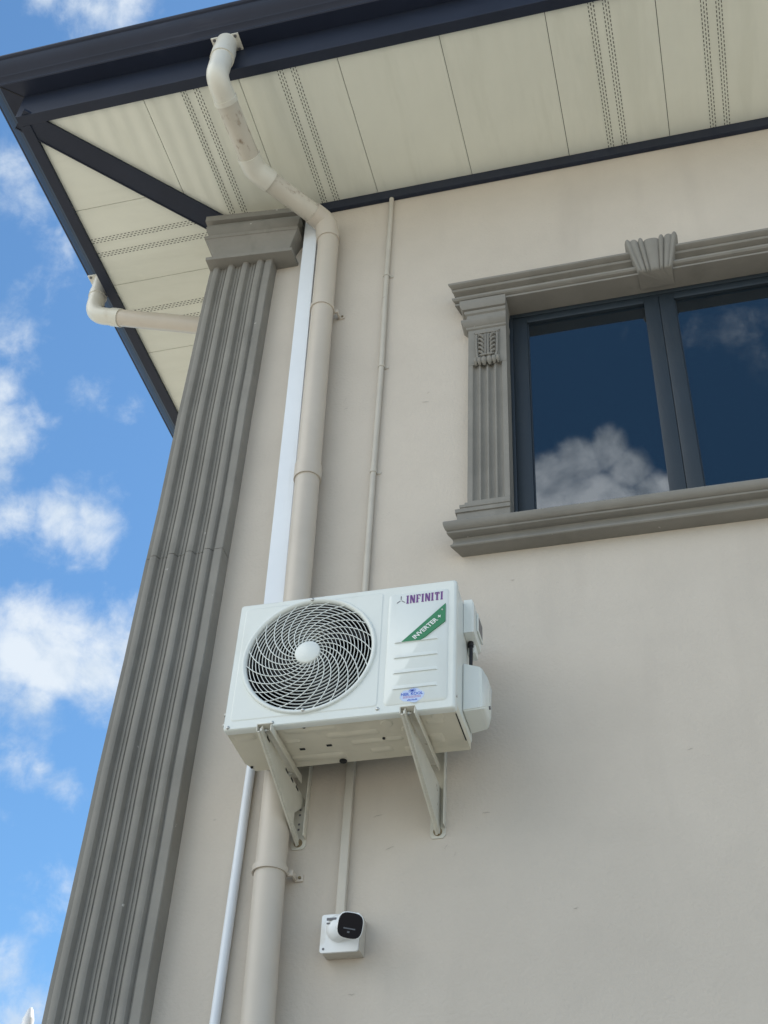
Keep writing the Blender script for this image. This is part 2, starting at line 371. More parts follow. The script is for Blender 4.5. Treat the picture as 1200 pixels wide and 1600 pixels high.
# the bits that reach into the opening end at y=.05; outside the opening the wall hides them
moulding('lintel', head, -.873, 1.003, -.815, .945, WN)
sill = [(.045, 3.352), (0, 3.350), (-.100, 3.347), (-.109, 3.343), (-.114, 3.336), (-.113, 3.325), (-.107, 3.314), (-.098, 3.307), (-.090, 3.305), (-.092, 3.301), (-.090, 3.296),
        (-.080, 3.293), (-.068, 3.291), (-.058, 3.291), (-.054, 3.287), (-.053, 3.280), (-.056, 3.268), (-.062, 3.258), (-.068, 3.256), (-.069, 3.249), (-.065, 3.245), (0, 3.243), (.045, 3.25)]
moulding('window_sill', sill, -.870, 1.000, -.815, .945, WN)
# jamb pilasters with flutes, cap, base and acanthus scroll
def jamb(xc, mirror):
    j = MB(); hw = .086; front = -.046; x0 = xc - hw
    pf = [(x0, front), (x0 + .014, front)]
    nfl = 4; a0 = x0 + .018; per = (2 * hw - .036) / nfl
    for i in range(nfl):
        for k in range(7):
            t = k / 6; pf.append((a0 + i * per + per * (.08 + .84 * t), front + .015 * math.sin(PI * t) ** .6))
    pf += [(x0 + 2 * hw - .014, front), (x0 + 2 * hw, front), (x0 + 2 * hw, .046), (x0, .046)]
    j.rings([[(x, y, z) for x, y in pf] for z in (3.49, 4.0, 4.30)])
    # plain top field behind the ornament and plain foot
    j.box(x0 + .0005, x0 + 2 * hw - .0005, front - .001, .0455, 4.3, 4.562); j.box(x0 + .0005, x0 + 2 * hw - .0005, front - .001, .0455, 3.335, 3.49)
    js = j.build('jamb_pilaster', M['trim'], WN, smooth=40)
    def collar(levels, name):
        m = MB(); m.rings([[(xc - hw - p, front - p, z), (xc + hw + p * (.15 if mirror > 0 else 1), front - p, z), (xc + hw + p * (.15 if mirror > 0 else 1), .03, z), (xc - hw - p, .03, z)] if mirror > 0 else
                           [(xc - hw - p * .15, front - p, z), (xc + hw + p, front - p, z), (xc + hw + p, .03, z), (xc - hw - p * .15, .03, z)] for z, p in levels])
        return m.build(name, M['trim'], WN, smooth=30)
    collar([(4.536, .002), (4.540, .008), (4.549, .010), (4.556, .019), (4.568, .026), (4.574, .029), (4.586, .029), (4.589, .008), (4.636, .006), (4.642, .014), (4.656, .018), (4.661, .010), (4.664, .024), (4.682, .034), (4.700, .035), (4.716, .035)], 'pilaster_cap')
    collar([(3.335, .034), (3.400, .034), (3.402, .040), (3.418, .041), (3.424, .036), (3.427, .022), (3.436, .020), (3.440, .026), (3.452, .027), (3.456, .018), (3.464, .010), (3.478, .009), (3.480, .001)], 'pilaster_base')
    # scroll ornament
    o = MB(); fy = front - .001; hx = .054
    o.box(xc - hx - .004, xc + hx + .004, fy - .006, fy + .002, 4.508, 4.516, .002); o.box(xc - hx, xc + hx, fy - .010, fy + .002, 4.496, 4.505, .002)
    o.box(xc - hx, xc + hx, fy - .004, fy + .002, 4.31, 4.496)
    for sx in (-1, 1):
        o.tube([(xc + sx * .046, fy - .006, 4.49), (xc + sx * .047, fy - .010, 4.42), (xc + sx * .044, fy - .008, 4.36), (xc + sx * .040, fy - .012, 4.325)], .0055, 8)
        o.tube([(xc + sx * .007, fy - .006, 4.49), (xc + sx * .006, fy - .012, 4.42), (xc + sx * .007, fy - .010, 4.345)], .0045, 8)
        for k in range(5):       # leaf lobes
            z = 4.480 - k * .028
            o.tube([(xc + sx * .012, fy - .004, z - .022), (xc + sx * .022, fy - .014, z - .006), (xc + sx * .034, fy - .012, z + .004), (xc + sx * .038, fy - .005, z - .006)], [.004, .0065, .006, .002], 8)
        o.tube([(xc + sx * .002, fy - .012, 4.345), (xc + sx * .018, fy - .015, 4.340), (xc + sx * .032, fy - .010, 4.350)], [.006, .007, .003], 8)
        for k, (dx, r) in enumerate(((.012, .013), (.032, .011), (.049, .009))):
            o.tube([(xc + sx * dx, fy - .002, 4.322 + k * .002), (xc + sx * dx, fy - .016, 4.312 + k * .002), (xc + sx * dx, fy - .014, 4.298 + k * .002), (xc + sx * dx, fy - .002, 4.286 + k * .003)], [r * .6, r, r, r * .4], 10)
    o.tube([(xc, fy - .006, 4.49), (xc, fy - .010, 4.40), (xc, fy - .006, 4.30)], .0025, 6)
    o.build('scroll_ornament', M['trim'], WN, smooth=60)
jamb(-.701, 1); jamb(.831, -1)
# keystone
k = MB(); ks = []
for i, z in enumerate([4.709, 4.714, 4.725, 4.745, 4.77, 4.80, 4.83, 4.855, 4.873, 4.882]):
    t = (z - 4.709) / (4.882 - 4.709)
    hw = .074 + .044 * t; dep = .072 + .045 * t ** .9 if i else .066
    ring = []
    nn_ = 56
    for q in range(nn_ + 1):
        u = -1 + 2 * q / nn_
        # ribs: narrow, broad, narrow, wide shell, narrow, broad, narrow
        cs = [(-.90, .10), (-.66, .15), (-.40, .10), (0, .28), (.40, .10), (.66, .15), (.90, .10)]
        h = 0
        for c, r_ in cs:
            dd = abs(u - c) / r_
            if dd < 1: h = max(h, (1 - dd * dd) ** .5 * (.013 if r_ < .12 else .010 if r_ < .2 else .008))
        ztop = (.014 * h / .013) if i >= 8 else 0
        ring.append((.0655 + u * hw, -dep - h + (.012 if i == len(ks) and i == 9 else 0), z + ztop + (.008 * abs(u) if i >= 7 else 0)))
    ring += [(.0655 + hw, .02, z), (.0655 - hw, .02, z)]
    ks.append(ring)
k.rings(ks); k.build('keystone', M['trim'], WN, smooth=50)
# reveal of the opening (grey painted)
rv = MB()
rv.box(WX0 - .0195, WX0, .0462, .2, WZ0 - .02, WZ1 + .02); rv.box(WX1, WX1 + .0195, .0462, .2, WZ0 - .02, WZ1 + .02)
rv.box(WX0, WX1, .0505, .2, WZ1, WZ1 + .019); rv.box(WX0, WX1, .0455, .2, WZ0 - .019, WZ0)
rv.build('reveal', M['trim'], WN)
# aluminium frame
FY = .0465
fr = MB()
fr.box(WX0, WX0 + .022, FY, FY + .09, WZ0, WZ1, .002); fr.box(WX1 - .022, WX1, FY, FY + .09, WZ0, WZ1, .002)
fr.box(WX0 + .022, WX1 - .022, FY, FY + .09, WZ1 - .024, WZ1, .002); fr.box(WX0 + .022, WX1 - .022, FY, FY + .09, WZ0, WZ0 + .012, .002)
fr.build('window_frame', M['frame'], WN)
def sash(x0, x1, y):
    sm = MB(); z0, z1 = WZ0 + .0125, WZ1 - .0245; sw = .066
    sm.box(x0, x0 + sw, y, y + .035, z0, z1, .002); sm.box(x1 - sw, x1, y, y + .035, z0, z1, .002)
    sm.box(x0 + sw, x1 - sw, y, y + .035, z1 - .040, z1, .002); sm.box(x0 + sw, x1 - sw, y, y + .035, z0, z0 + .028, .002)
    sm.box(x0 + sw + .0005, x0 + sw + .006, y + .010, y + .0145, z0 + .03, z1 - .041)
    sm.build('sash', M['frame'], WN)
    gm = MB(); gm.box(x0 + sw - .004, x1 - sw + .004, y + .015, y + .021, z0 + .020, z1 - .035)
    gm.build('pane', M['glass'], WN, smooth=0)
sash(WX0 + .0225, .0625, FY + .006); sash(.0640, WX1 - .0225, FY + .0065)
bk = MB(); bk.box(WX0 - .3, WX1 + .3, .201, .23, WZ0 - .3, WZ1 + .3); bk.build('dark_room_sheet', M['hole'], WN, smooth=0)  # black sheet closing the opening, stands in for the unlit room

# --- roof: hipped sheet roof, fascia, gutter, soffit lining
YF, XF = -.815, -2.915           # inner edges of the fascia
SZ = 5.824                        # soffit level
rf = MB(); rx0, rx1, ry0, ry1 = -3.05, 6.95, -.93, 8.95; rh = 2.0
rm = (ry1 - ry0) / 2
rf.rings([[(rx0, ry0, 6.10), (rx1, ry0, 6.10), (rx1, ry1, 6.10), (rx0, ry1, 6.10)], [(rx0 - .01, ry0 - .01, 6.13), (rx1 + .01, ry0 - .01, 6.13), (rx1 + .01, ry1 + .01, 6.13), (rx0 - .01, ry1 + .01, 6.13)],
          [(rx0 + rm, ry0 + rm - .02, 6.13 + rh), (rx1 - rm, ry0 + rm - .02, 6.13 + rh), (rx1 - rm, ry0 + rm + .02, 6.13 + rh), (rx0 + rm, ry0 + rm + .02, 6.13 + rh)]])
RO = rf.build('roof', M['roof'], H, smooth=0)

def clip(poly, a, b, c):          # keep a*x+b*y<=c
    out = []
    for i in range(len(poly)):
        p, q = poly[i], poly[(i + 1) % len(poly)]
        dp, dq = a * p[0] + b * p[1] - c, a * q[0] + b * q[1] - c
        if dp <= 0: out.append(p)
        if dp * dq < 0:
            t = dp / (dp - dq); out.append((p[0] + (q[0] - p[0]) * t, p[1] + (q[1] - p[1]) * t))
    return out
HA = (-2.935, -.835); HB = (-2.155, 0.0)      # hip line on the soffit
hd = Vector((HB[0] - HA[0], HB[1] - HA[1])); hn = Vector((hd.y, -hd.x)).normalized()   # points to +x,-y side
hc = hn.x * HA[0] + hn.y * HA[1]
def panel(poly, perf, along):
    if len(poly) < 3: return
    m = MB(); m.prism(poly, 'z', SZ + .001, SZ + .012)
    inside = lambda x, y: all(_in(poly, x, y) for _ in (0,))
    m.mi = 1
    for c0 in perf:
        for col in range(3):
            u = c0 + (col - 1) * .0125
            v0, v1 = (YF + .0, 0) if along == 'y' else (XF, -2.12)
            nrow = int((v1 - v0) / .0222)
            for r in range(nrow):
                v = v0 + .008 + r * .0222 + (.0111 if col == 1 else 0)
                x, y = (u, v) if along == 'y' else (v, u)
                hx, hy = (.0021, .0066) if along == 'y' else (.0066, .0021)
                if not (_in(poly, x - hx, y - hy) and _in(poly, x + hx, y + hy) and _in(poly, x - hx, y + hy)): continue
                m.poly([(x - hx, y - hy, SZ), (x + hx, y - hy, SZ), (x + hx * .8, y + hy, SZ), (x - hx * .8, y + hy, SZ)])
    return m.build('soffit_panel', [M['soffit'] if along == 'y' else M['soffit_side'], M['slot']], RO, smooth=0)
def _in(poly, x, y):
    s_ = 0
    for i in range(len(poly)):
        a, b = poly[i], poly[(i + 1) % len(poly)]
        c = (b[0] - a[0]) * (y - a[1]) - (b[1] - a[1]) * (x - a[0])
        if abs(c) < 1e-12: continue
        if s_ == 0: s_ = 1 if c > 0 else -1
        elif (c > 0) != (s_ > 0): return False
    return True
G2 = .0016
xs = [XF - .02, -2.297] + [-2.297 + .5065 * i for i in range(1, 19)]
perf_front = {1, 2, 5, 6, 9, 10, 13, 14}
for i in range(len(xs) - 1):
    poly = [(xs[i] + G2, YF - .01), (xs[i + 1] - G2, YF - .01), (xs[i + 1] - G2, -.001), (xs[i] + G2, -.001)]
    poly = clip(poly, -hn.x, -hn.y, -hc)
    panel(poly, [xs[i] + .214, xs[i] + .282] if i in perf_front else [], 'y')
ys = [YF - .02, -.266] + [-.266 + .515 * i for i in range(1, 18)]
for i in range(len(ys) - 1):
    poly = [(XF - .01, ys[i] + G2), (XF - .01, ys[i + 1] - G2), (-2.121, ys[i + 1] - G2), (-2.121, ys[i] + G2)][::-1]
    poly = clip(poly, hn.x, hn.y, hc)
    panel(poly, [ys[i] + .205, ys[i] + .300] if i in (1, 2, 5, 6, 9, 10) else [], 'x')
b_ = MB(); b_.box(XF + .0, 6.8, YF, -.001, SZ + .016, SZ + .03); b_.box(XF, -2.121, 0, 8.6, SZ + .016, SZ + .03)
b_.build('soffit_backing', M['hole'], RO, smooth=0)
# hip cover strip
hs = MB(); hdn = hd.normalized(); pw = .064
A = Vector(HA) - hdn * .03; B = Vector(HB) + hdn * .04
q = [A + hn * pw, B + hn * pw, B - hn * pw, A - hn * pw]
hs.prism([(p.x, p.y) for p in q], 'z', SZ - .012, SZ - .001)
for sgn in (1, -1):
    a1, b1 = A + hn * (pw * sgn), B + hn * (pw * sgn); a2, b2 = A + hn * (pw * sgn - .006 * sgn), B + hn * (pw * sgn - .006 * sgn)
    hs.prism([(a1.x, a1.y), (b1.x, b1.y), (b2.x, b2.y), (a2.x, a2.y)], 'z', SZ - .016, SZ - .0125)
hs.build('hip_strip', M['navy2'], RO, smooth=0)
# fascia (board with returned foot)
fa = MB()
fa.box(XF - .057, 6.87, -.872, YF, 5.806, 6.06, .002)
fa.box(XF - .057, XF, YF + .0005, 8.87, 5.806, 6.06, .002)
fa.build('fascia', M['navy2'], RO, smooth=0)
# small ridges along the fascia foot
wt = MB(); wt.box(-1.70, 6.1, -.026, -.0005, 5.752, 5.8205, .002); wt.build('wall_trim', M['navy2'], RO, smooth=0)
# gutter: ogee profile swept round the corner (outward offset, z)
gp = [(.0, 6.004), (.078, 6.0), (.086, 5.998), (.091, 6.002), (.090, 6.010), (.094, 6.018), (.106, 6.028), (.116, 6.034), (.121, 6.042), (.140, 6.056), (.158, 6.074), (.170, 6.092),
      (.173, 6.100), (.182, 6.103), (.188, 6.110), (.188, 6.119), (.182, 6.125), (.172, 6.124), (.168, 6.116), (.150, 6.098), (.120, 6.07), (.06, 6.05), (.0, 6.05)]
gm = MB(); KX = 1.12
fx, fy = XF - .0575, -.8725
rs = [[(6.9 + o * KX, 8.9 + o, z) for o, z in gp]]
rs = []
rs.append([(fx - o * KX, 8.9, z) for o, z in gp]); rs.append([(fx - o * KX, fy - o, z) for o, z in gp]); rs.append([(6.9, fy - o, z) for o, z in gp])
gm.rings(rs)
gm.build('gutter', M['navy'], RO, smooth=25)
# dark mitre seam at the gutter corner
sm_ = MB(); sm_.rings([[(fx - .0 * KX + .0015, fy - .0, 6.0035), (fx - .0015, fy + .0015, 6.0035), (fx - .092 * KX - .0015, fy - .0905, 5.9985), (fx - .092 * KX + .0015, fy - .0935, 5.9985)],
                      [(fx - .0 * KX + .0015, fy - .0, 6.0015), (fx - .0015, fy + .0015, 6.0015), (fx - .092 * KX - .0015, fy - .0905, 5.9965), (fx - .092 * KX + .0015, fy - .0935, 5.9965)]])
sm_.build('gutter_seam', M['hole'], RO, smooth=0)

# ------------------------------------------------------------------ main downpipe
D1 = thing('downpipe', 'beige painted round downpipe bending under the eaves and running down behind the air conditioner', 'downpipe', (-1.41, -.07, -1.6))
R1 = .054
P0 = (-1.832, -.922, 5.985); P1 = (-1.828, -.945, 5.62); P2 = (-1.803, -.440, 5.585); P3 = (-1.528, -.080, 5.545); P4 = (-1.508, -.070, 5.38)
def frac(a, b, t): return tuple(a[i] + (b[i] - a[i]) * t for i in range(3))
fl = MB(); fl.box(-1.905, -1.762, -.9615, -.868, 5.987, 5.996, .002)
FLm = fl.build('outlet_flange', M['pipe_white'], D1)
for o in (0,):
    for x in (-1.888, -1.779):
        for y in (-.950, -.880):
            sc = MB(); sc.cyl((x, y, 5.9868), (0, 0, -1), .008, .005, 10); sc.build('flange_screw', M['greyp'], FLm)
e1 = MB(); pth = fillet([P0, P1, frac(P1, P2, .26)], [.20], 12); e1.tube(pth, R1, 28)
# collars on the elbow
def collar_at(mb, a, b, t0, t1, r):
    mb.tube([frac(a, b, t0), frac(a, b, t1)], r, 28)
collar_at(e1, P0, P1, .27, .48, R1 + .005); collar_at(e1, P1, P2, .215, .262, R1 + .004)
e1.build('upper_elbow', M['pipe_white'], D1)
s1 = MB(); s1.tube([frac(P1, P2, .25), frac(P1, P2, .90)], R1 - .001, 28); s1.build('sloping_pipe', M['pipe_stain'], D1)
e2 = MB(); e2.tube(fillet([frac(P1, P2, .84), P2, frac(P2, P3, .22)], [.07], 10), R1 + .005, 28); e2.build('middle_elbow', M['pipe_white'], D1)
s2 = MB(); s2.tube([frac(P2, P3, .2), frac(P2, P3, .86)], R1 - .001, 28); s2.build('offset_pipe', M['pipe_stain'], D1)
e3 = MB(); e3.tube(fillet([frac(P2, P3, .80), P3, frac(P3, P4, .9)], [.09], 10), R1 + .005, 28); e3.build('lower_elbow', M['pipe'], D1)
vp = [P4, (-1.452, -.07, 3.1), (-1.432, -.07, 1.925), (-1.409, -.07, 1.2), (-1.40, -.07, -1.59)]
v1 = MB(); v1.tube([frac(P3, P4, .85)] + [vp[0], frac(vp[0], vp[1], .71)], R1 - .001, 28)
v1.tube([frac(vp[0], vp[1], .695), frac(vp[0], vp[1], .73)], R1 + .0045, 28)
v1.tube([frac(vp[0], vp[1], .72), vp[1], vp[2], vp[3], vp[4]], R1 - .002, 28)
v1.build('vertical_pipe', M['pipe'], D1)
def clip_at(p, side=1):
    c = MB(); p = Vector(p); n = 28
    # band
    rr = []
    for a in range(n + 1):
        t = a * 2 * PI / n; rr.append([(p.x + r * math.cos(t), p.y + r * math.sin(t), p.z + dz) for r, dz in ((R1 - .001, -.011), (R1 + .005, -.011), (R1 + .005, .011), (R1 - .001, .011))])
    c.rings(rr, cap=False)
    # lug reaching back to the wall with its screw
    c.box(p.x + side * (R1 - .004), p.x + side * (R1 + .018), -.050, -.040, p.z - .011, p.z + .011, .002)
    c.box(p.x + side * (R1 + .010), p.x + side * (R1 + .018), -.044, -.004, p.z - .010, p.z + .010, .002)
    c.box(p.x + side * (R1 + .008), p.x + side * (R1 + .040), -.008, 0.001, p.z - .012, p.z + .012, .002)
    o = c.build('pipe_clip', M['pipe'], D1)
    s_ = MB(); s_.cyl((p.x + side * (R1 + .029), -.008, p.z), (0, -1, 0), .0055, .004, 8); s_.build('clip_screw', M['rust'], o)
clip_at((-1.496, -.07, 4.85)); clip_at((-1.433, -.07, 1.945))

# ------------------------------------------------------------------ second downpipe, left gutter
D2 = thing('downpipe', 'short cream downpipe bend from the left gutter running back behind the grey pilaster', 'downpipe', (-3.06, .33, 5.4))
Q0 = (-3.045, .31, 5.985); Q1 = (-3.045, .315, 5.675); Q2 = (-2.175, .345, 5.37); Q3 = (-2.175, .345, 4.9)
f2 = MB(); f2.box(-3.075 - .045, -2.985, .262, .378, 5.985, 5.9945, .002); FL2 = f2.build('outlet_flange', M['pipe_white'], D2)
for x in (-3.104, -3.0):
    for y in (.275, .365): f3 = MB(); f3.cyl((x, y, 5.9848), (0, 0, -1), .008, .004, 10); f3.build('flange_screw', M['greyp'], FL2)
a1 = MB(); a1.tube(fillet([Q0, Q1, frac(Q1, Q2, .2)], [.13], 12), .049, 28); collar_at(a1, Q0, Q1, .36, .5, .053); collar_at(a1, Q1, Q2, .15, .215, .053); a1.build('elbow', M['pipe_white'], D2)
a2 = MB(); a2.tube(fillet([frac(Q1, Q2, .2), Q2, Q3], [.09], 8), .048, 28); a2.tube([Q3, (-2.175, .345, -1.59)], .048, 20); a2.build('pipe', M['pipe'], D2)

# ------------------------------------------------------------------ cable trunking, conduits
T = thing('cable_trunking', 'flat white plastic cable trunking between the pilaster and the round downpipe', 'trunking', (-1.60, -.03, 2.6))
t = MB()
zt, zb = 5.72, 2.55
def trk(z):
    k_ = (5.633 - z) / (5.633 - 3.096); return -1.653 + .064 * k_, -1.585 + .074 * k_
for part_, (ya, ins) in (('base', (-.042, .0)), ('lid', (-.062, -.0015))):
    tt = MB(); r_ = []
    for z in (zb, 3.1, 4.0, 4.9, zt):
        a, b = trk(z); a += ins * -1 if part_ == 'base' else ins; b -= ins
        y0, y1 = (-.042, -.001) if part_ == 'base' else (-.062, -.0425)
        r_.append([(a + (.0 if part_ == 'base' else .002), y0, z), (b - .002, y0, z), (b, y0 + .002, z), (b, y1, z), (a, y1, z), (a, y0 + .002, z)])
    tt.rings(r_); tt.build('trunking_' + part_, M['pvc'], T, smooth=20)
WP = thing('drain_pipe', 'thin white drain pipe running down the wall below the air conditioner', 'pipe', (-1.575, -.015, -1.6))
p = MB(); p.tube([(-1.563, -.018, 2.75), (-1.570, -.018, 2.33), (-1.577, -.018, 1.48), (-1.585, -.018, .4), (-1.585, -.018, -1.58)], .0165, 16); p.build('pipe', M['pvc'], WP)
CO = thing('conduit', 'thin beige painted conduit running from the eaves down to the security camera', 'conduit', (-1.20, -.014, 1.79))
p = MB(); p.tube([(-1.207, -.015, 5.75), (-1.204, -.014, 5.1), (-1.196, -.014, 4.4), (-1.198, -.014, 3.75), (-1.196, -.014, 3.1), (-1.199, -.014, 2.4)], .0125, 14)
p.build('upper_conduit', M['conduit'], CO)
p = MB(); p.box(-1.214, -1.184, -.024, -.0005, 1.79, 2.42, .004); p.build('lower_trunking', M['conduit'], CO)
for z, x in ((5.1, -1.204), (4.43, -1.196), (3.765, -1.198)):
    c = MB(); rr = []
    for a in range(9):
        tt_ = PI + a * PI / 8; rr.append([(x + r * math.cos(tt_), -.014 + r * math.sin(tt_), z + dz) for r, dz in ((.012, -.007), (.0155, -.007), (.0155, .007), (.012, .007))])
    c.rings(rr); c.box(x + .010, x + .030, -.005, .001, z - .007, z + .007, .001); c.cyl((x + .022, -.005, z), (0, -1, 0), .003, .002, 8)
    c.build('saddle_clip', M['conduit'], CO)

# ------------------------------------------------------------------ air conditioner
AX0, AX1, AZ0, AZ1, AF, AB = -1.525, -.746, 2.283, 2.800, -.403, -.135
AC = thing('air_conditioner', 'white outdoor air conditioner unit with round spiral fan grille, purple lettering and green banner', 'air conditioner', (-1.13, -.27, AZ0))
FC = (-1.2535, 2.552); FR = .232
# shell behind the front panel
sh = MB()
outer = rrect(AX0 + .002, AX1 - .002, AZ0 + .030, AZ1 - .002, .012, 3); inner = rrect(AX0 + .008, AX1 - .008, AZ0 + .036, AZ1 - .008, .008, 3)
sh.rings([[(x, AF + .018, z) for x, z in inner], [(x, AF + .018, z) for x, z in outer], [(x, AB, z) for x, z in outer], [(x, AB, z) for x, z in inner]], cap=False)
sh.rings([[(x, AB, z) for x, z in inner], [(x, AB - .004, z) for x, z in inner]])
sh.build('casing', M['ac'], AC)
# front panel with round opening and a rounded right and left edge
fp = MB()
def holed_plate(mb, outline, y0, y1, hole_r, c=FC, n=72):
    b = mb.b
    for (y, flip) in ((y0, 0), (y1, 1)):
        ov = [b.verts.new((x, y, z)) for x, z in outline]
        hv = [b.verts.new((c[0] + hole_r * math.cos(i * 2 * PI / n), y, c[1] + hole_r * math.sin(i * 2 * PI / n))) for i in range(n)]
        es = [b.edges.new((ov[i], ov[(i + 1) % len(ov)])) for i in range(len(ov))] + [b.edges.new((hv[i], hv[(i + 1) % n])) for i in range(n)]
        bmesh.ops.triangle_fill(b, use_beauty=True, use_dissolve=False, edges=es)
        if flip == 0: O, Hh = ov, hv
        else:
            for a, c_ in ((O, ov), (Hh, hv)):
                for i in range(len(a)):
                    j = (i + 1) % len(a); b.faces.new((a[i], a[j], c_[j], c_[i]))
holed_plate(fp, rrect(AX0 + .004, AX1 - .010, AZ0 + .003, AZ1 - .004, .010), AF + .0, AF + .003, FR)
# folded edges all round
for seg in (0,):
    a = rrect(AX0 + .004, AX1 - .010, AZ0 + .003, AZ1 - .004, .010); c_ = rrect(AX0 + .001, AX1 - .003, AZ0 + .001, AZ1 - .001, .010); d_ = rrect(AX0, AX1, AZ0 - .001, AZ1, .010)
    fp.rings([[(x, AF, z) for x, z in a], [(x, AF + .002, z) for x, z in c_], [(x, AF + .007, z) for x, z in d_], [(x, AF + .028, z) for x, z in d_], [(x, AF + .028, z) for x, z in c_]], cap=False)
fp.build('front_panel', M['ac'], AC, smooth=50)
# pressed field round the fan, pressed field on the right
e = MB(); e_out = rrect(-1.500, -1.006, 2.318, 2.776, .012); c2 = FC
nh = 72
holed_plate(e, e_out, AF - .0022, AF - .0002, FR + .0005)
eo = rrect(-1.504, -1.002, 2.314, 2.780, .014)
e.rings([[(x, AF - .0022, z) for x, z in e_out], [(x, AF - .0001, z) for x, z in eo]], cap=False)
e.build('fan_surround', M['ac'], AC, smooth=50)
rp = MB(); o1 = rrect(-.982, -.772, 2.312, 2.765, .014); o2 = rrect(-.977, -.777, 2.317, 2.760, .012)
rp.rings([[(x, AF - .0001, z) for x, z in o1], [(x, AF - .0045, z) for x, z in o2]])
for zz in (2.553, 2.491, 2.430, 2.368):     # pressed louvre lines
    rp.rings([[(-.953 + i * .0, AF - .0046, zz + .016), (-.806, AF - .0046, zz + .016), (-.804, AF - .0046, zz), (-.955, AF - .0046, zz)], [(-.945, AF - .0048, zz + .012), (-.812, AF - .0048, zz + .012), (-.810, AF - .0085, zz + .001), (-.949, AF - .0085, zz + .001)]])
rp.build('service_panel', M['ac'], AC, smooth=40)
# grille
gr = MB(); n = 96
rim = [(.237, -.001), (.236, -.008), (.232, -.011), (.226, -.010), (.2205, -.004), (.2195, .006), (.224, .008), (.236, .004)]
gr.rings([[(FC[0] + r * math.cos(i * 2 * PI / n), AF + y, FC[1] + r * math.sin(i * 2 * PI / n)) for r, y in rim] for i in range(n + 1)], cap=False)
gr.build('grille_rim', M['ac'], AC, smooth=50)
gi = MB(); nr = 14
def dome(r): return -.012 * (1 - (r / .217) ** 2) - .002
for q in range(nr):
    r = .055 + (.2105 - .055) * q / (nr - 1)
    sec = [(-.0010, 0), (-.0010, .004), (.0010, .004), (.0010, 0)]
    gi.rings([[(FC[0] + (r + a) * math.cos(i * 2 * PI / n), AF + dome(r) + b, FC[1] + (r + a) * math.sin(i * 2 * PI / n)) for a, b in sec] for i in range(n + 1)], cap=False)
for q in range(23):
    a0 = q * 2 * PI / 23; pts = []
    for j in range(15):
        tq = j / 14; r = .040 + (.221 - .040) * tq
        a = a0 - 1.42 * (tq ** .78)
        pts.append((FC[0] + r * math.cos(a), AF + dome(r) - .001, FC[1] + r * math.sin(a)))
    gi.tube(pts, .0017, 6)
gi.build('fan_grille', M['ac'], AC, smooth=40)
hb = MB(); hb.tube([(FC[0], AF - .004, FC[1]), (FC[0], AF - .017, FC[1]), (FC[0], AF - .0205, FC[1])], [.045, .0445, .040], 40); hb.build('grille_hub', M['ac'], AC, smooth=50)
# shroud, fan and coil behind the grille
sr = MB(); sr.rings([[(FC[0] + r * math.cos(i * 2 * PI / 64), y, FC[1] + r * math.sin(i * 2 * PI / 64)) for r, y in ((.2305, AF + .004), (.222, AF + .02), (.220, AF + .12), (.223, AF + .12), (.2325, AF + .004))] for i in range(65)], cap=False)
sr.build('fan_shroud', M['ac_dark'], AC, smooth=50)
coil = MB(); coil.box(AX0 + .02, AX1 - .16, AB - .045, AB - .012, AZ0 + .03, AZ1 - .03)
for i in range(60):
    x = AX0 + .03 + i * .0098; coil.box(x, x + .002, AB - .05, AB - .0452, AZ0 + .04, AZ1 - .04)
coil.build('condenser_coil', M['fin'], AC, smooth=0)
fn = MB()
for kb in range(3):
    rr = []
    base = kb * 2 * PI / 3 + 1.0
    for j in range(9):
        t_ = j / 8; r = .045 + .158 * t_
        lead = base - .15 - .55 * t_ ; span = 1.15 - .15 * t_
        ring = []
        for m_ in range(7):
            a = lead + span * m_ / 6; ring.append((FC[0] + r * math.cos(a), AF + .035 + .060 * m_ / 6, FC[1] + r * math.sin(a)))
        rr.append(ring)
    fn.rings(rr, cap=False, closed=False)
    fn.rings([[(x, y + .002, z) for x, y, z in r_] for r_ in rr], cap=False, closed=False)
fn.tube([(FC[0], AF + .022, FC[1]), (FC[0], AF + .12, FC[1])], .052, 28)
fn.build('fan', M['fan'], AC, smooth=50)
# base pan with pressed shapes
bp_ = MB()
outl = [(AX0 + .004, AF + .029), (AX1 - .004, AF + .029), (AX1 - .004, AB - .006), (-1.500, AB), (-1.522, -.19)]
bp_.prism(outl, 'z', AZ0 + .004, AZ0 + .040)
bp_.prism([(AX0 + .006, AF + .010), (AX1 - .006, AF + .010), (AX1 - .006, AF + .0288), (AX0 + .006, AF + .0288)], 'z', AZ0 + .0015, AZ0 + .02)
def pad(x0, x1, y0, y1, h=.0035, r=.012):
    a = rrect(x0, x1, y0, y1, r, 3); b2 = rrect(x0 + .009, x1 - .009, y0 + .009, y1 - .009, max(.002, r - .009), 3)
    bp_.rings([[(x, y, AZ0 + .0042) for x, y in a], [(x, y, AZ0 + .004 - h) for x, y in b2]])
for a in ((-1.505, -1.43, -.365, -.325), (-1.33, -1.15, -.370, -.335), (-1.345, -1.29, -.305, -.28), (-1.20, -1.02, -.320, -.285), (-1.13, -.95, -.265, -.235), (-1.36, -1.165, -.205, -.165), 
          (-1.08, -1.0, -.21, -.175), (-.965, -.93, -.2, -.16), (-.86, -.80, -.345, -.31), (-.87, -.82, -.26, -.2)): pad(*a)
for (x, y, r) in ((-.985, -.345, .022), (-.815, -.355, .022), (-.93, -.30, .018)):   # round dimples
    bp_.tube([(x, y, AZ0 + .0041), (x, y, AZ0 + .001)], [r, r - .005], 20)
bp_.build('base_pan', M['ac_base'], AC, smooth=30)
BPo = bpy.data.objects['base_pan']
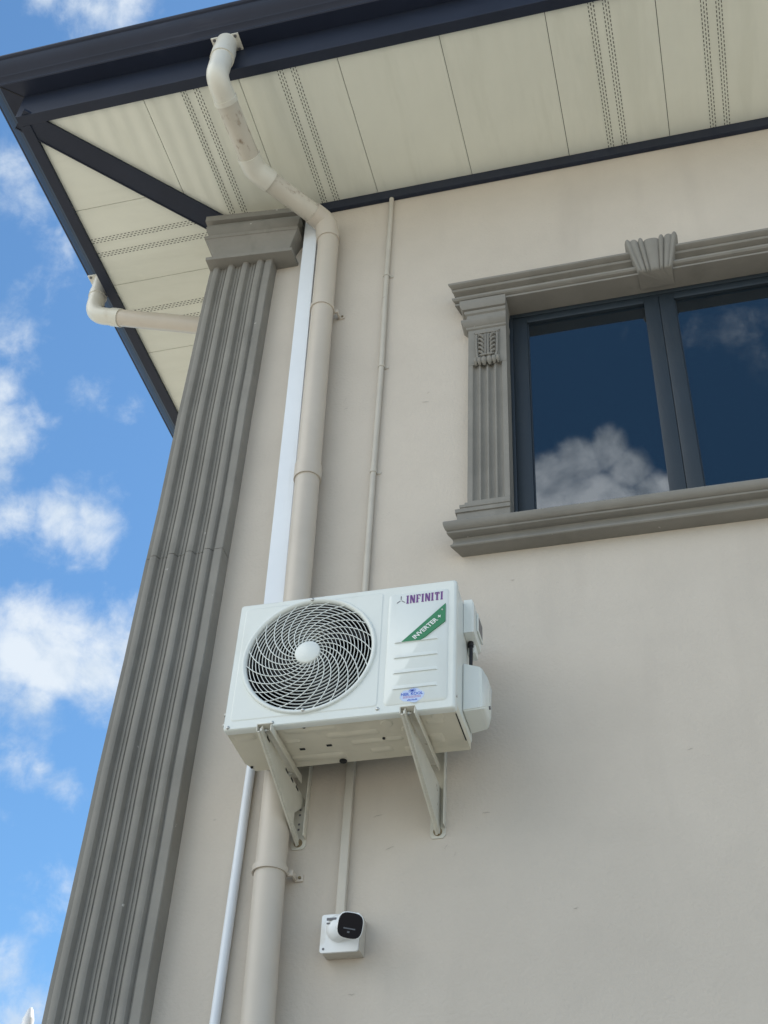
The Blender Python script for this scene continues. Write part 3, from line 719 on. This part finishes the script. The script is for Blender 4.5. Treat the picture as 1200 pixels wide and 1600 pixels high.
for (x, y, r) in ((-1.185, -.150, .013), (-1.505, -.165, .005), (-1.365, -.345, .0048), (-1.255, -.372, .0048), (-1.015, -.262, .0048)):
    hl = MB(); hl.tube([(x, y, AZ0 + .0035), (x, y, AZ0 - .0005)], r, 14); hl.build('drain_hole', M['hole'], BPo, smooth=30)
for (x, y) in ((-1.30, -.243), (-1.205, -.250)):
    hl = MB(); hl.box(x - .009, x + .009, y - .0055, y + .0055, AZ0 + .0025, AZ0 + .0037); hl.build('square_hole', M['hole'], BPo, smooth=0)
hl = MB(); hl.box(AX1 - .009, AX1 - .0055, -.36, -.20, AZ0 + .0025, AZ0 + .0038); hl.build('edge_slit', M['hole'], BPo, smooth=0)
def screw(x, z, y=AF):
    sc = MB(); sc.tube([(x, y - .0002, z), (x, y - .003, z), (x, y - .005, z)], [.0065, .006, .0035], 12); sc.build('screw', M['zinc'], AC, smooth=50)
for x, z in ((-1.508, 2.292), (-1.355, 2.294), (-1.001, 2.305)): screw(x, z)
screw(FC[0] + .004, FC[1] - .228, AF - .010); screw(FC[0] - .004, FC[1] + .229, AF - .010)
for (y, z) in ((AF + .01, 2.35), (AF + .012, 2.31)):
    sc = MB(); sc.cyl((AX0, y, z), (-1, 0, 0), .006, .006, 10); sc.build('screw', M['zinc'], AC)
sc = MB(); sc.cyl((AX1, AF + .012, 2.33), (1, 0, 0), .004, .004, 10); sc.build('screw', M['zinc'], AC)
# electrical cover on the right side
ec = MB()
def loftx(mb, pa, pb, xa, xb): mb.rings([[(xa, y, z) for y, z in pa], [(xb, y, z) for y, z in pb]])
pa = [(-.285, 2.660), (-.285, 2.800), (-.155, 2.800), (-.155, 2.660)]
pb = [(-.280, 2.664), (-.280, 2.786), (-.158, 2.786), (-.158, 2.664)]
ec.rings([[(AX1 - .001, y, z) for y, z in pa], [(AX1 + .028, y, z) for y, z in pa], [(AX1 + .034, y, z) for y, z in pb]])
ec.box(AX1 + .0342, AX1 + .040, -.235, -.150, 2.70, 2.775, .002)
ec.box(AX1 - .001, AX1 + .026, -.215, -.165, 2.625, 2.6595, .003)
ec.build('electrical_cover', M['ac'], AC)
gp_ = MB(); gp_.box(AX1 + .0402, AX1 + .041, -.222, -.165, 2.712, 2.765); gp_.build('handle_recess', M['greyp'], AC, smooth=0)
cb = MB(); cb.tube([(AX1 + .012, -.225, 2.665), (AX1 + .014, -.228, 2.60), (AX1 + .010, -.225, 2.50)], .0065, 10); cb.cyl((AX1 + .012, -.225, 2.66), (0, 0, -1), .010, .018, 12); cb.build('power_cable', M['cable'], AC)
# valve cover
vc = MB()
O1 = [(-.292, 2.340), (-.292, 2.530), (-.150, 2.530), (-.150, 2.340)]
vr = [[(AX1 - .001, y, z) for y, z in O1], [(AX1 + .060, -.290, 2.345), (AX1 + .060, -.290, 2.508), (AX1 + .060, -.160, 2.508), (AX1 + .060, -.160, 2.345)],
      [(AX1 + .078, -.268, 2.362), (AX1 + .078, -.262, 2.480), (AX1 + .078, -.190, 2.480), (AX1 + .078, -.205, 2.362)]]
vc.rings(vr)
# rounded hood: bevel everything
bmesh.ops.bevel(vc.b, geom=list(vc.b.edges), offset=.004, segments=2, affect='EDGES')
vc.build('valve_cover', M['ac'], AC, smooth=50)
vs = MB(); vs.cyl((AX1 + .077, -.245, 2.372), (1, 0, 0), .006, .006, 10); vs.build('cover_screw', M['greyp'], AC)
# --- printing on the service panel
FACE = AF - .0047
def glyph(mb, ch, x, z, h, wd, y, sl=.0):
    """slab serif capitals from strokes"""
    st = h * .15; sf = h * .09; ext = h * .045
    def R(x0, x1, z0, z1): mb.poly([(x0 + sl * (z0 - z), y, z0), (x1 + sl * (z0 - z), y, z0), (x1 + sl * (z1 - z), y, z1), (x0 + sl * (z1 - z), y, z1)])
    if ch == 'I':
        R(x, x + st, z + sf, z + h - sf); R(x - ext, x + st + ext, z, z + sf); R(x - ext, x + st + ext, z + h - sf, z + h)
    elif ch == 'N':
        s_ = h * .125
        R(x, x + s_, z, z + h)
        R(x + wd - s_, x + wd, z, z + h)
        mb.poly([(x + s_ * .1, y - .0001, z + h), (x + s_ * 1.35, y - .0001, z + h), (x + wd - s_ * .1, y - .0001, z), (x + wd - s_ * 1.35, y - .0001, z)])
    elif ch == 'F':
        R(x, x + st, z + sf, z + h - sf); R(x - ext, x + st + ext, z, z + sf); R(x - ext, x + wd, z + h - sf, z + h)
        R(x + st, x + wd * .8, z + h * .45, z + h * .45 + sf); R(x + wd - sf * .8, x + wd, z + h * .72, z + h - sf)
    elif ch == 'T':
        c_ = x + wd / 2; R(c_ - st / 2, c_ + st / 2, z + sf, z + h - sf); R(c_ - st / 2 - ext, c_ + st / 2 + ext, z, z + sf)
        R(x, x + wd, z + h - sf, z + h); R(x, x + sf * .8, z + h * .72, z + h - sf); R(x + wd - sf * .8, x + wd, z + h * .72, z + h - sf)
def word(mat_, y, dx, dz):
    lg = MB(); x = -.9185 + dx; h = .0345; z = 2.7165 + dz
    for ch in 'INFINITI':
        wd = {'I': h * .15, 'N': h * .48, 'F': h * .38, 'T': h * .44}[ch]
        glyph(lg, ch, x, z, h, wd, y); x += wd + h * .165 + (h * .02 if ch == 'I' else 0)
    return lg
word(None, FACE - .0003, .0014, -.0006).build('lettering_shadow', M['pink'], AC, smooth=0)
word(None, FACE - .0006, 0, 0).build('lettering', M['purple'], AC, smooth=0)
em = MB(); ec_ = (-.9385, 2.7330)
for a, ln in ((PI / 2, .020), (PI * 7 / 6 + .1, .019), (-PI / 6 - .1, .019)):
    d = Vector((math.cos(a), 0, math.sin(a))); nrm = Vector((-d.z, 0, d.x)); c_ = Vector((ec_[0], FACE - .0004, ec_[1]))
    em.poly([c_ + nrm * .0012 + d * .002, c_ - nrm * .0012 + d * .002, c_ - nrm * .0018 + d * ln * .8, c_ + d * ln, c_ + nrm * .0018 + d * ln * .8])
em.build('emblem', M['greyp'], AC, smooth=0)
bn = MB(); bn.prism([(-.930, 2.554), (-.864, 2.554), (-.7815, 2.622), (-.7815, 2.696)], 'y', FACE - .0002, FACE - .0038 - .0006); bn.build('green_banner', M['green'], AC, smooth=0)
tb = MB(); ang = math.atan2(2.696 - 2.554, -.7815 + .930) - .03
mt = Matrix.Translation((-.8835, FACE - .0052, 2.5575)) @ Matrix.Rotation(-ang, 4, 'Y') @ Matrix.Rotation(PI / 2, 4, 'X')
add_mesh(tb, text_mesh('INVERTER +', .0238, offset=.0004, spacing=.98), mt)
mt = Matrix.Translation((-.7930, FACE - .0052, 2.6655)) @ Matrix.Rotation(-ang, 4, 'Y') @ Matrix.Rotation(PI / 2, 4, 'X')
add_mesh(tb, text_mesh('®', .008), mt)
tb.build('banner_lettering', M['white'], AC, smooth=0)
# installer's sticker
sk = MB(); cx, cz = -.8865, 2.340
pts = []
for i in range(40):
    a = i * 2 * PI / 40; pts.append((cx + .040 * math.cos(a) * (1 + .03 * math.sin(6 * a)), cz + .026 * math.sin(a) * (1 + .12 * math.cos(5 * a))))
sk.prism(pts, 'y', FACE - .0002, FACE - .0005); sk.build('sticker', M['paleblue'], AC, smooth=0)
st_ = MB()
mt = Matrix.Translation((cx - .0375, FACE - .0009, cz + .001)) @ Matrix.Rotation(PI / 2, 4, 'X')
add_mesh(st_, text_mesh('NEIL KOOL', .0145, offset=.0003, extrude=.0002, spacing=.98), mt)
for i in range(6):
    a = i * PI / 6 + .2; d = Vector((math.cos(a), 0, math.sin(a) * .8)); c_ = Vector((cx, FACE - .0009, cz + .018)); nrm = Vector((-d.z, 0, d.x))
    st_.poly([c_ - d * .013 - nrm * .0008, c_ + d * .013 - nrm * .0008, c_ + d * .013 + nrm * .0008, c_ - d * .013 + nrm * .0008])
for i in range(9):
    x = cx - .016 + i * .0038; st_.box(x, x + .0024, FACE - .0009, FACE - .0006, cz - .020, cz - .020 + (.006 if i % 3 else .004))
st_.build('sticker_lettering', M['blue'], AC, smooth=0)
sp_ = MB()
for zz in (cz - .0045, cz - .009):
    for i in range(12):
        x = cx - .030 + i * .005; sp_.box(x, x + .0036, FACE - .0009, FACE - .0006, zz, zz + .0022)
sp_.build('sticker_small_print', M['pink'], AC, smooth=0)

# ------------------------------------------------------------------ wall brackets
def bracket(x, y_front, label, full=False):
    B = thing('wall_bracket', label, 'bracket', (x, 0, 2.05), 'brackets under the air conditioner')
    w_ = MB()     # wall plate: angle section, foot flange against the wall
    pl = [(x - .022, 2.062), (x - .015, 2.050), (x + .020, 2.050), (x + .030, 2.060), (x + .030, 2.42), (x - .022, 2.42)]
    w_.prism(pl, 'y', -.0045, -.0005)
    w_.box(x + .027, x + .0302, -.036, -.0047, 2.085, 2.42, .0008)
    wp = w_.build('wall_plate', M['brk'], B)
    bo = MB(); bo.cyl((x + .004, -.0045, 2.073), (0, -1, 0), .015, .0035, 18); bo.cyl((x + .004, -.008, 2.073), (0, -1, 0), .009, .008, 6)
    bo.build('anchor_bolt', M['rust'], wp)
    for zz in (() if full else (2.12, 2.14, 2.175, 2.195)):
        ss = MB(); ss.box(x - .003, x + .004, -.0052, -.0046, zz, zz + .007); ss.build('plate_slot', M['greyp'], wp, smooth=0)
    a = MB()      # arm: angle section, web hanging down
    a.box(x - .026, x + .024, y_front, -.085, AZ0 - .0055, AZ0 - .0022, .0008)
    a.box(x + .0205, x + .024, y_front + .004, -.085, AZ0 - .030, AZ0 - .0057, .0008)
    a.box(x - .026, x - .0225, y_front, y_front + .05, AZ0 - .030, AZ0 - .0057, .0008)
    ar = a.build('arm', M['brk'], B)
    b = MB()
    # inner slotted web running back to the plate
    bl = lambda y: 2.062 + (AZ0 - .030 - 2.062) * (-.012 - y) / (-.012 - y_front)
    if not full:
        web = [(y_front + .006, AZ0 - .008), (-.005, AZ0 - .048), (-.005, AZ0 - .070), (-.085, AZ0 - .140), (-.085, bl(-.085)), (y_front, AZ0 - .030)]
    else:
        web = [(y_front + .006, AZ0 - .008), (-.005, AZ0 - .052), (-.005, 2.085), (-.012, 2.062), (y_front, AZ0 - .030)]
    b.prism(web, 'x', x - .002, x + .0015)
    b.prism([(y_front + .002, AZ0 - .018), (y_front + .002, AZ0 - .030), (-.012, 2.062), (-.006, 2.080)], 'x', x - .0055, x - .0022)
    b.prism([(y_front, AZ0 - .030), (y_front, AZ0 - .034), (-.012, 2.058), (-.012, 2.062)], 'x', x - .0125, x - .0057)
    for v_ in b.b.verts: v_.co.x += .012 + .047 * v_.co.y
    br = b.build('brace', M['brk'], B, smooth=0)
    for t_ in (() if full else (.14, .56, .68, .80)):
        y = y_front * (1 - t_); z = AZ0 - .017 - .034 * t_
        ss = MB(); ss.prism([(y - .013, z + .002), (y - .013, z - .006), (y + .013, z - .0095), (y + .013, z - .0015)], 'x', x + .0134 + .047 * y, x + .0146 + .047 * y); ss.build('arm_slot', M['hole'], br, smooth=0)
    x0_ = x
    for (y, z) in (((y_front + .03, AZ0 - .012),) if full else ((y_front + .03, AZ0 - .012), (-.165, AZ0 - .038))):
        x = x0_ + .012 + .047 * y
        bb = MB(); bb.cyl((x + .0016, y, z), (1, 0, 0), .009, .0015, 14); bb.cyl((x + .0031, y, z), (1, 0, 0), .0065, .005, 6); bb.cyl((x + .008, y, z), (1, 0, 0), .0035, .006, 8)
        bb.build('bolt', M['zinc'], ar)
    return B
bracket(-1.373, -.425, 'cream steel bracket under the left end of the air conditioner, over the downpipe')
bracket(-.892, -.440, 'cream steel bracket under the right end of the air conditioner, on bare wall', True)

# ------------------------------------------------------------------ security camera
SCM = thing('security_camera', 'white bullet security camera with black face on a square wall box', 'camera', (-1.18, 0, 1.72))
bx_ = MB(); bx_.box(-1.238, -1.114, -.054, -.0005, 1.662, 1.782, .004); bx_.build('junction_box', M['conduit'], SCM)
pt = MB(); pt.prism(rrect(-1.243, -1.119, 1.660, 1.784, .008), 'y', -.0545, -.062); pt.build('mounting_plate', M['camw'], SCM)
for (x, z) in ((-1.231, 1.672), (-1.131, 1.772)):
    ps = MB(); ps.cyl((x, -.062, z), (0, -1, 0), .0038, .0015, 10); ps.build('plate_screw', M['greyp'], SCM)
ba = MB(); bc = Vector((-1.181, -.062, 1.735))
ba.tube([bc, bc + Vector((0, -.012, 0)), bc + Vector((0, -.022, 0)), bc + Vector((0, -.03, 0))], [.044, .043, .034, .02], 32); BA = ba.build('swivel_base', M['camw'], SCM, smooth=50)
dd = (Vector((0, -3.75, 0)) - Vector((-1.115, -.17, 1.692))).normalized(); dd = (dd + Vector((.02, 0, -.03))).normalized()
fc = Vector((-1.115, -.170, 1.692)); zz_ = Vector((0, 0, 1)); upv = (zz_ - dd * zz_.dot(dd)).normalized(); rt = upv.cross(dd).normalized() * 1
upv, rt = (upv * math.cos(.10) + rt * math.sin(.10)).normalized(), (rt * math.cos(.10) - upv * math.sin(.10)).normalized()
def sq(cen, r, pw_=3.2, n=32):
    out = []
    for i in range(n):
        a = i * 2 * PI / n; c_, s_ = math.cos(a), math.sin(a)
        k_ = r / (abs(c_) ** pw_ + abs(s_) ** pw_) ** (1 / pw_); out.append(cen + rt * c_ * k_ + upv * s_ * k_)
    return out
bd = MB(); bd.rings([sq(fc - dd * .105, .022, 2), sq(fc - dd * .095, .030, 2), sq(fc - dd * .05, .034, 2.4), sq(fc - dd * .004, .0395), sq(fc, .0398), sq(fc + dd * .002, .0378)])
bd.tube([bc + Vector((0, -.02, -.004)), fc - dd * .085], .016, 16)
bd.build('camera_body', M['camw'], SCM, smooth=50)
fb = MB(); fb.rings([sq(fc + dd * .0021, .0374), sq(fc + dd * .003, .0366)]); FB = fb.build('lens_window', M['camblk'], SCM, smooth=30)
ln = MB()
def fbox(mb, u0, u1, v0, v1, h):
    P = lambda u, v, k_: fc + rt * u + upv * v + dd * k_
    mb.rings([[P(u0, v0, .0031), P(u1, v0, .0031), P(u1, v1, .0031), P(u0, v1, .0031)], [P(u0, v0, .0031 + h), P(u1, v0, .0031 + h), P(u1, v1, .0031 + h), P(u0, v1, .0031 + h)]])
fbox(ln, -.019, .017, -.0110, -.0075, .0006); fbox(ln, -.006, .001, -.022, -.0165, .0006)
ln.build('light_bar', mat('dull_light_bar', (.12, .14, .17), .3), FB, smooth=0)
st2 = MB(); st2.box(-1.217, -1.186, -.0930, -.0880, 1.7515, 1.7585); st2.build('label_strip', M['greyp'], BA, smooth=0)
st2 = MB(); st2.box(-1.218, -1.206, -.0895, -.0850, 1.741, 1.7445); st2.build('label_strip', M['greyp'], BA, smooth=0)
ls = MB(); ls.cyl((-1.158, -.0885, 1.697), (0, -1, 0), .0035, .002, 10)
ls.build('grub_screw', M['hole'], SCM)

# ------------------------------------------------------------------ pole beyond the corner
PO = thing('pole', 'white round pole with a tapered cap seen past the corner of the house', 'pole', (-5.222, 5.0, -1.6))
p = MB(); p.tube([(-5.205, 5, -1.6), (-5.205, 5, 3.53)], .038, 24); p.build('shaft', M['pole'], PO)
p = MB(); p.tube([(-5.205, 5, 3.50), (-5.205, 5, 3.565), (-5.205, 5, 3.575), (-5.205, 5, 3.63), (-5.205, 5, 3.648)], [.044, .044, .040, .024, .012], 24); p.build('cap', M['pole'], PO)
